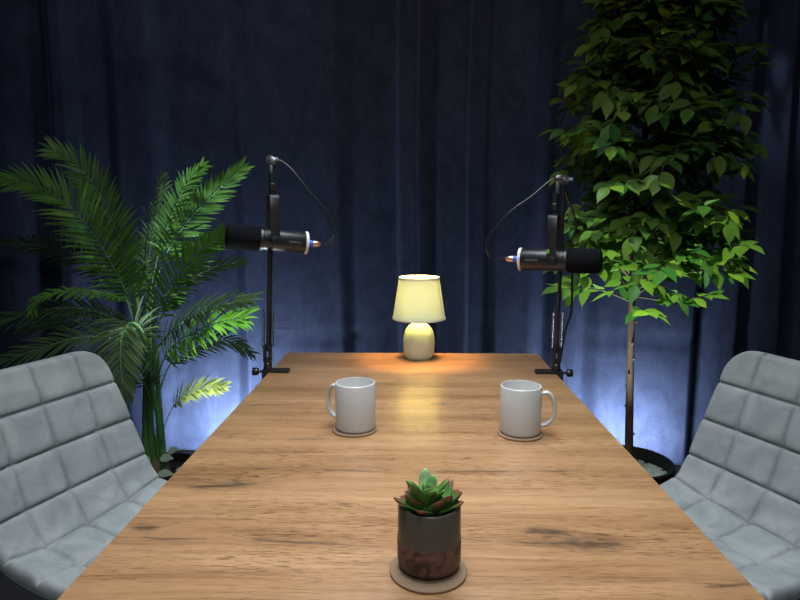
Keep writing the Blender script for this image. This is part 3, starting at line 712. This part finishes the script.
# ------------------------------------------------------------------ ficus tree on the right
random.seed(23)
FB = Vector((.866, 2.30, 0))
tree = thing('potted_ficus', 'tall bushy green tree with thin brown trunk in a black pot on the right', 'potted tree', FB)
MB().lathe([(.001,0),(.115,0),(.122,.008),(.158,.198),(.166,.202),(.170,.208),(.170,.224),(.166,.228),(.158,.228),(.150,.19),(.146,.16),(.001,.15)], FB, n=56, caps=(False,False)).build('pot', M['pot_black'], tree, auto=40)
g = MB()
g.lathe([(.001,.176),(.08,.177),(.150,.172)], FB, n=32, caps=(False,False))
for k in range(900):
    a = random.uniform(0, 2*PI); r = .146*math.sqrt(random.random()); c = FB+Vector((r*cos(a), r*sin(a), .178+random.uniform(0,.004))); s = random.uniform(.0028,.0055)
    vs = [c+Vector((random.uniform(-1,1), random.uniform(-1,1), random.uniform(-.6,.8))).normalized()*s for _ in range(8)]
    ct = [Vector(p) for p in ((-1,-1,-1),(1,-1,-1),(1,1,-1),(-1,1,-1),(-1,-1,1),(1,-1,1),(1,1,1),(-1,1,1))]
    R3 = Matrix.Rotation(random.uniform(0,3), 3, 'Z') @ Matrix.Rotation(random.uniform(0,3), 3, 'X')
    vs = [c+(R3 @ p.normalized())*s*random.uniform(.75,1.1) for p in ct]
    g.add(vs, [(0,3,2,1),(4,5,6,7),(0,1,5,4),(1,2,6,5),(2,3,7,6),(3,0,4,7)])
tag(g.build('gravel', M['gravel'], tree, smooth=False), kind='stuff')
TP = catmull([FB+Vector((.006,0,.16)), at(629,450,2.3), at(630,380,2.3), at(632,300,2.3), at(636,220,2.3), at(646,130,2.3), at(655,30,2.3), at(658,-40,2.3)], 8)
trunk_r = [.0175-.012*(i/(len(TP)-1))**1.2 for i in range(len(TP))]
MB().tube(TP, trunk_r, 14).build('trunk', M['bark'], tree, auto=0)
kn = MB()
def trunk_at(z):
    for a, b in zip(TP, TP[1:]):
        if a.z <= z <= b.z: return a.lerp(b, (z-a.z)/(b.z-a.z))
    return TP[-1]
for k in range(9):
    z = .32+k*.065+random.uniform(-.015,.015); a = random.uniform(0, 2*PI); c = trunk_at(z)
    kn = MB().tube([c+Vector((cos(a),sin(a),0))*.012, c+Vector((cos(a),sin(a),.3))*.022], [.0045, .003], 8)
    kn.build('twig_stub', M['bark'], tree)
lv = MB()
def leaf(b, d, up, L, wd, tint):
    d = Vector(d).normalized(); s = d.cross(up); s = s.normalized() if s.length > .05 else d.orthogonal().normalized(); n = s.cross(d)
    prof = [(0,.10),(.12,.62),(.28,.95),(.45,1),(.62,.80),(.78,.46),(.90,.16),(1,.01)]
    cu = random.uniform(-.05,.28); fo = random.uniform(.1,.4); vs = []; b = Vector(b)
    for t, q in prof:
        c = b+d*L*t-n*cu*L*t*t; ww = wd*q; vs += [c-s*ww+n*ww*fo, c, c+s*ww+n*ww*fo]
    fs = []
    for k in range(len(prof)-1):
        a = k*3; fs += [(a,a+1,a+4,a+3),(a+1,a+2,a+5,a+4)]
    lv.add(vs, fs, 0, tint)
def radius(z):
    pts = [(.84,.20),(.92,.34),(1.0,.36),(1.15,.35),(1.35,.36),(1.55,.37),(1.68,.36),(1.80,.29),(1.95,.22),(2.1,.20),(2.25,.12),(2.35,.05)]
    for (a, ra), (b, rb) in zip(pts, pts[1:]):
        if a <= z <= b: return ra+(rb-ra)*(z-a)/(b-a)
    return .05
def ok(p): return p.y < curtain_y(p.x, p.z)-.06 and p.z < 2.6
def twigleaves(P, first=.25, step=.026):
    lens = 0; nxt = first*sum((b-a).length for a, b in zip(P, P[1:])); sg = 1
    for a, b in zip(P, P[1:]):
        l = (b-a).length; tan = (b-a).normalized()
        while nxt <= lens+l:
            p = a.lerp(b, (nxt-lens)/l); side = tan.cross(Vector((0,0,1))).normalized()
            d = tan*random.uniform(.3,.8)+side*sg*random.uniform(.5,1.0)+Vector((0,0,random.uniform(-.75,.25)))
            if ok(p): leaf(p+d.normalized()*.008, d, Vector((random.uniform(-.4,.4), -.45+random.uniform(-.5,.5), 1)), random.uniform(.060, .088), random.uniform(.018, .0245), min(1,max(0,random.gauss(.42,.28))))
            nxt += step*random.uniform(.7,1.3); sg = -sg
        lens += l
    t = P[-1]; d = (P[-1]-P[-2])
    if ok(t): leaf(t, d+Vector((0,0,-.3*d.length)), Vector((0,-.4,1)), random.uniform(.06,.085), .02, random.random())
nb = 100; ga = 2.39996
for k in range(nb):
    z0 = .88+1.40*(k/nb)**.95; a = k*ga+random.uniform(-.3,.3); c = trunk_at(z0)
    zt = z0+random.uniform(.02,.16) + (.06 if z0 > 1.2 else .02)
    Rr = radius(min(2.34, zt))*random.uniform(.82,1.0)*.86
    dirv = Vector((cos(a), sin(a), 0)); axis_c = Vector((.885, 2.29, 0))
    tip = Vector((axis_c.x, axis_c.y, zt))+dirv*Rr
    if k in (1, 2): pass
    mid = c.lerp(tip, .5)+Vector((random.uniform(-.02,.02), random.uniform(-.02,.02), .05))
    P = catmull([c, mid, tip], 7)
    if any(p.y > curtain_y(p.x, p.z)-.08 for p in P[4:]):
        tip.y = curtain_y(tip.x, tip.z)-.14; mid = c.lerp(tip, .5)+Vector((0,0,.05)); P = catmull([c, mid, tip], 7)
    MB().tube(P, [.0050-.0034*i/(len(P)-1) for i in range(len(P))], 6).build('branch', M['bark'], tree, auto=0)
    twigleaves(P, .42)
    tw = MB()
    for q in range(6):
        i = 3+int(1.8*q); i = min(i, len(P)-2); b = P[i]; tan = (P[i+1]-P[i]).normalized(); side = tan.cross(Vector((0,0,1))).normalized()*(1 if q % 2 else -1)
        L = random.uniform(.08,.16)*min(1, Rr/.25+.15); e = b+(tan*.7+side*random.uniform(.5,1)+Vector((0,0,random.uniform(-.8,.75)))).normalized()*L
        Q = catmull([b, b.lerp(e,.5)+Vector((0,0,.012)), e-Vector((0,0,.01))], 3)
        tw.tube(Q, .0014, 5); twigleaves(Q, .2, .024)
    tw.build('twigs', M['bark'], tree, auto=0)
# the low sprays that reach out over the microphone and to the right
for P0 in (((632,302,2.3),(600,290,2.22),(560,288,2.15)),((632,290,2.3),(690,272,2.2),(735,272,2.12)),((633,296,2.3),(668,300,2.2),(708,296,2.14)),((632,270,2.3),(690,238,2.2),(742,232,2.16)),((632,305,2.3),(642,312,2.2),(650,312,2.12))):
    P = catmull([at(*p) for p in P0], 7)
    MB().tube(P, [.0042-.003*i/(len(P)-1) for i in range(len(P))], 6).build('branch', M['bark'], tree, auto=0)
    twigleaves(P, .35, .02)
lv.build('foliage', M['ficus'], tree, recalc=False, auto=0)
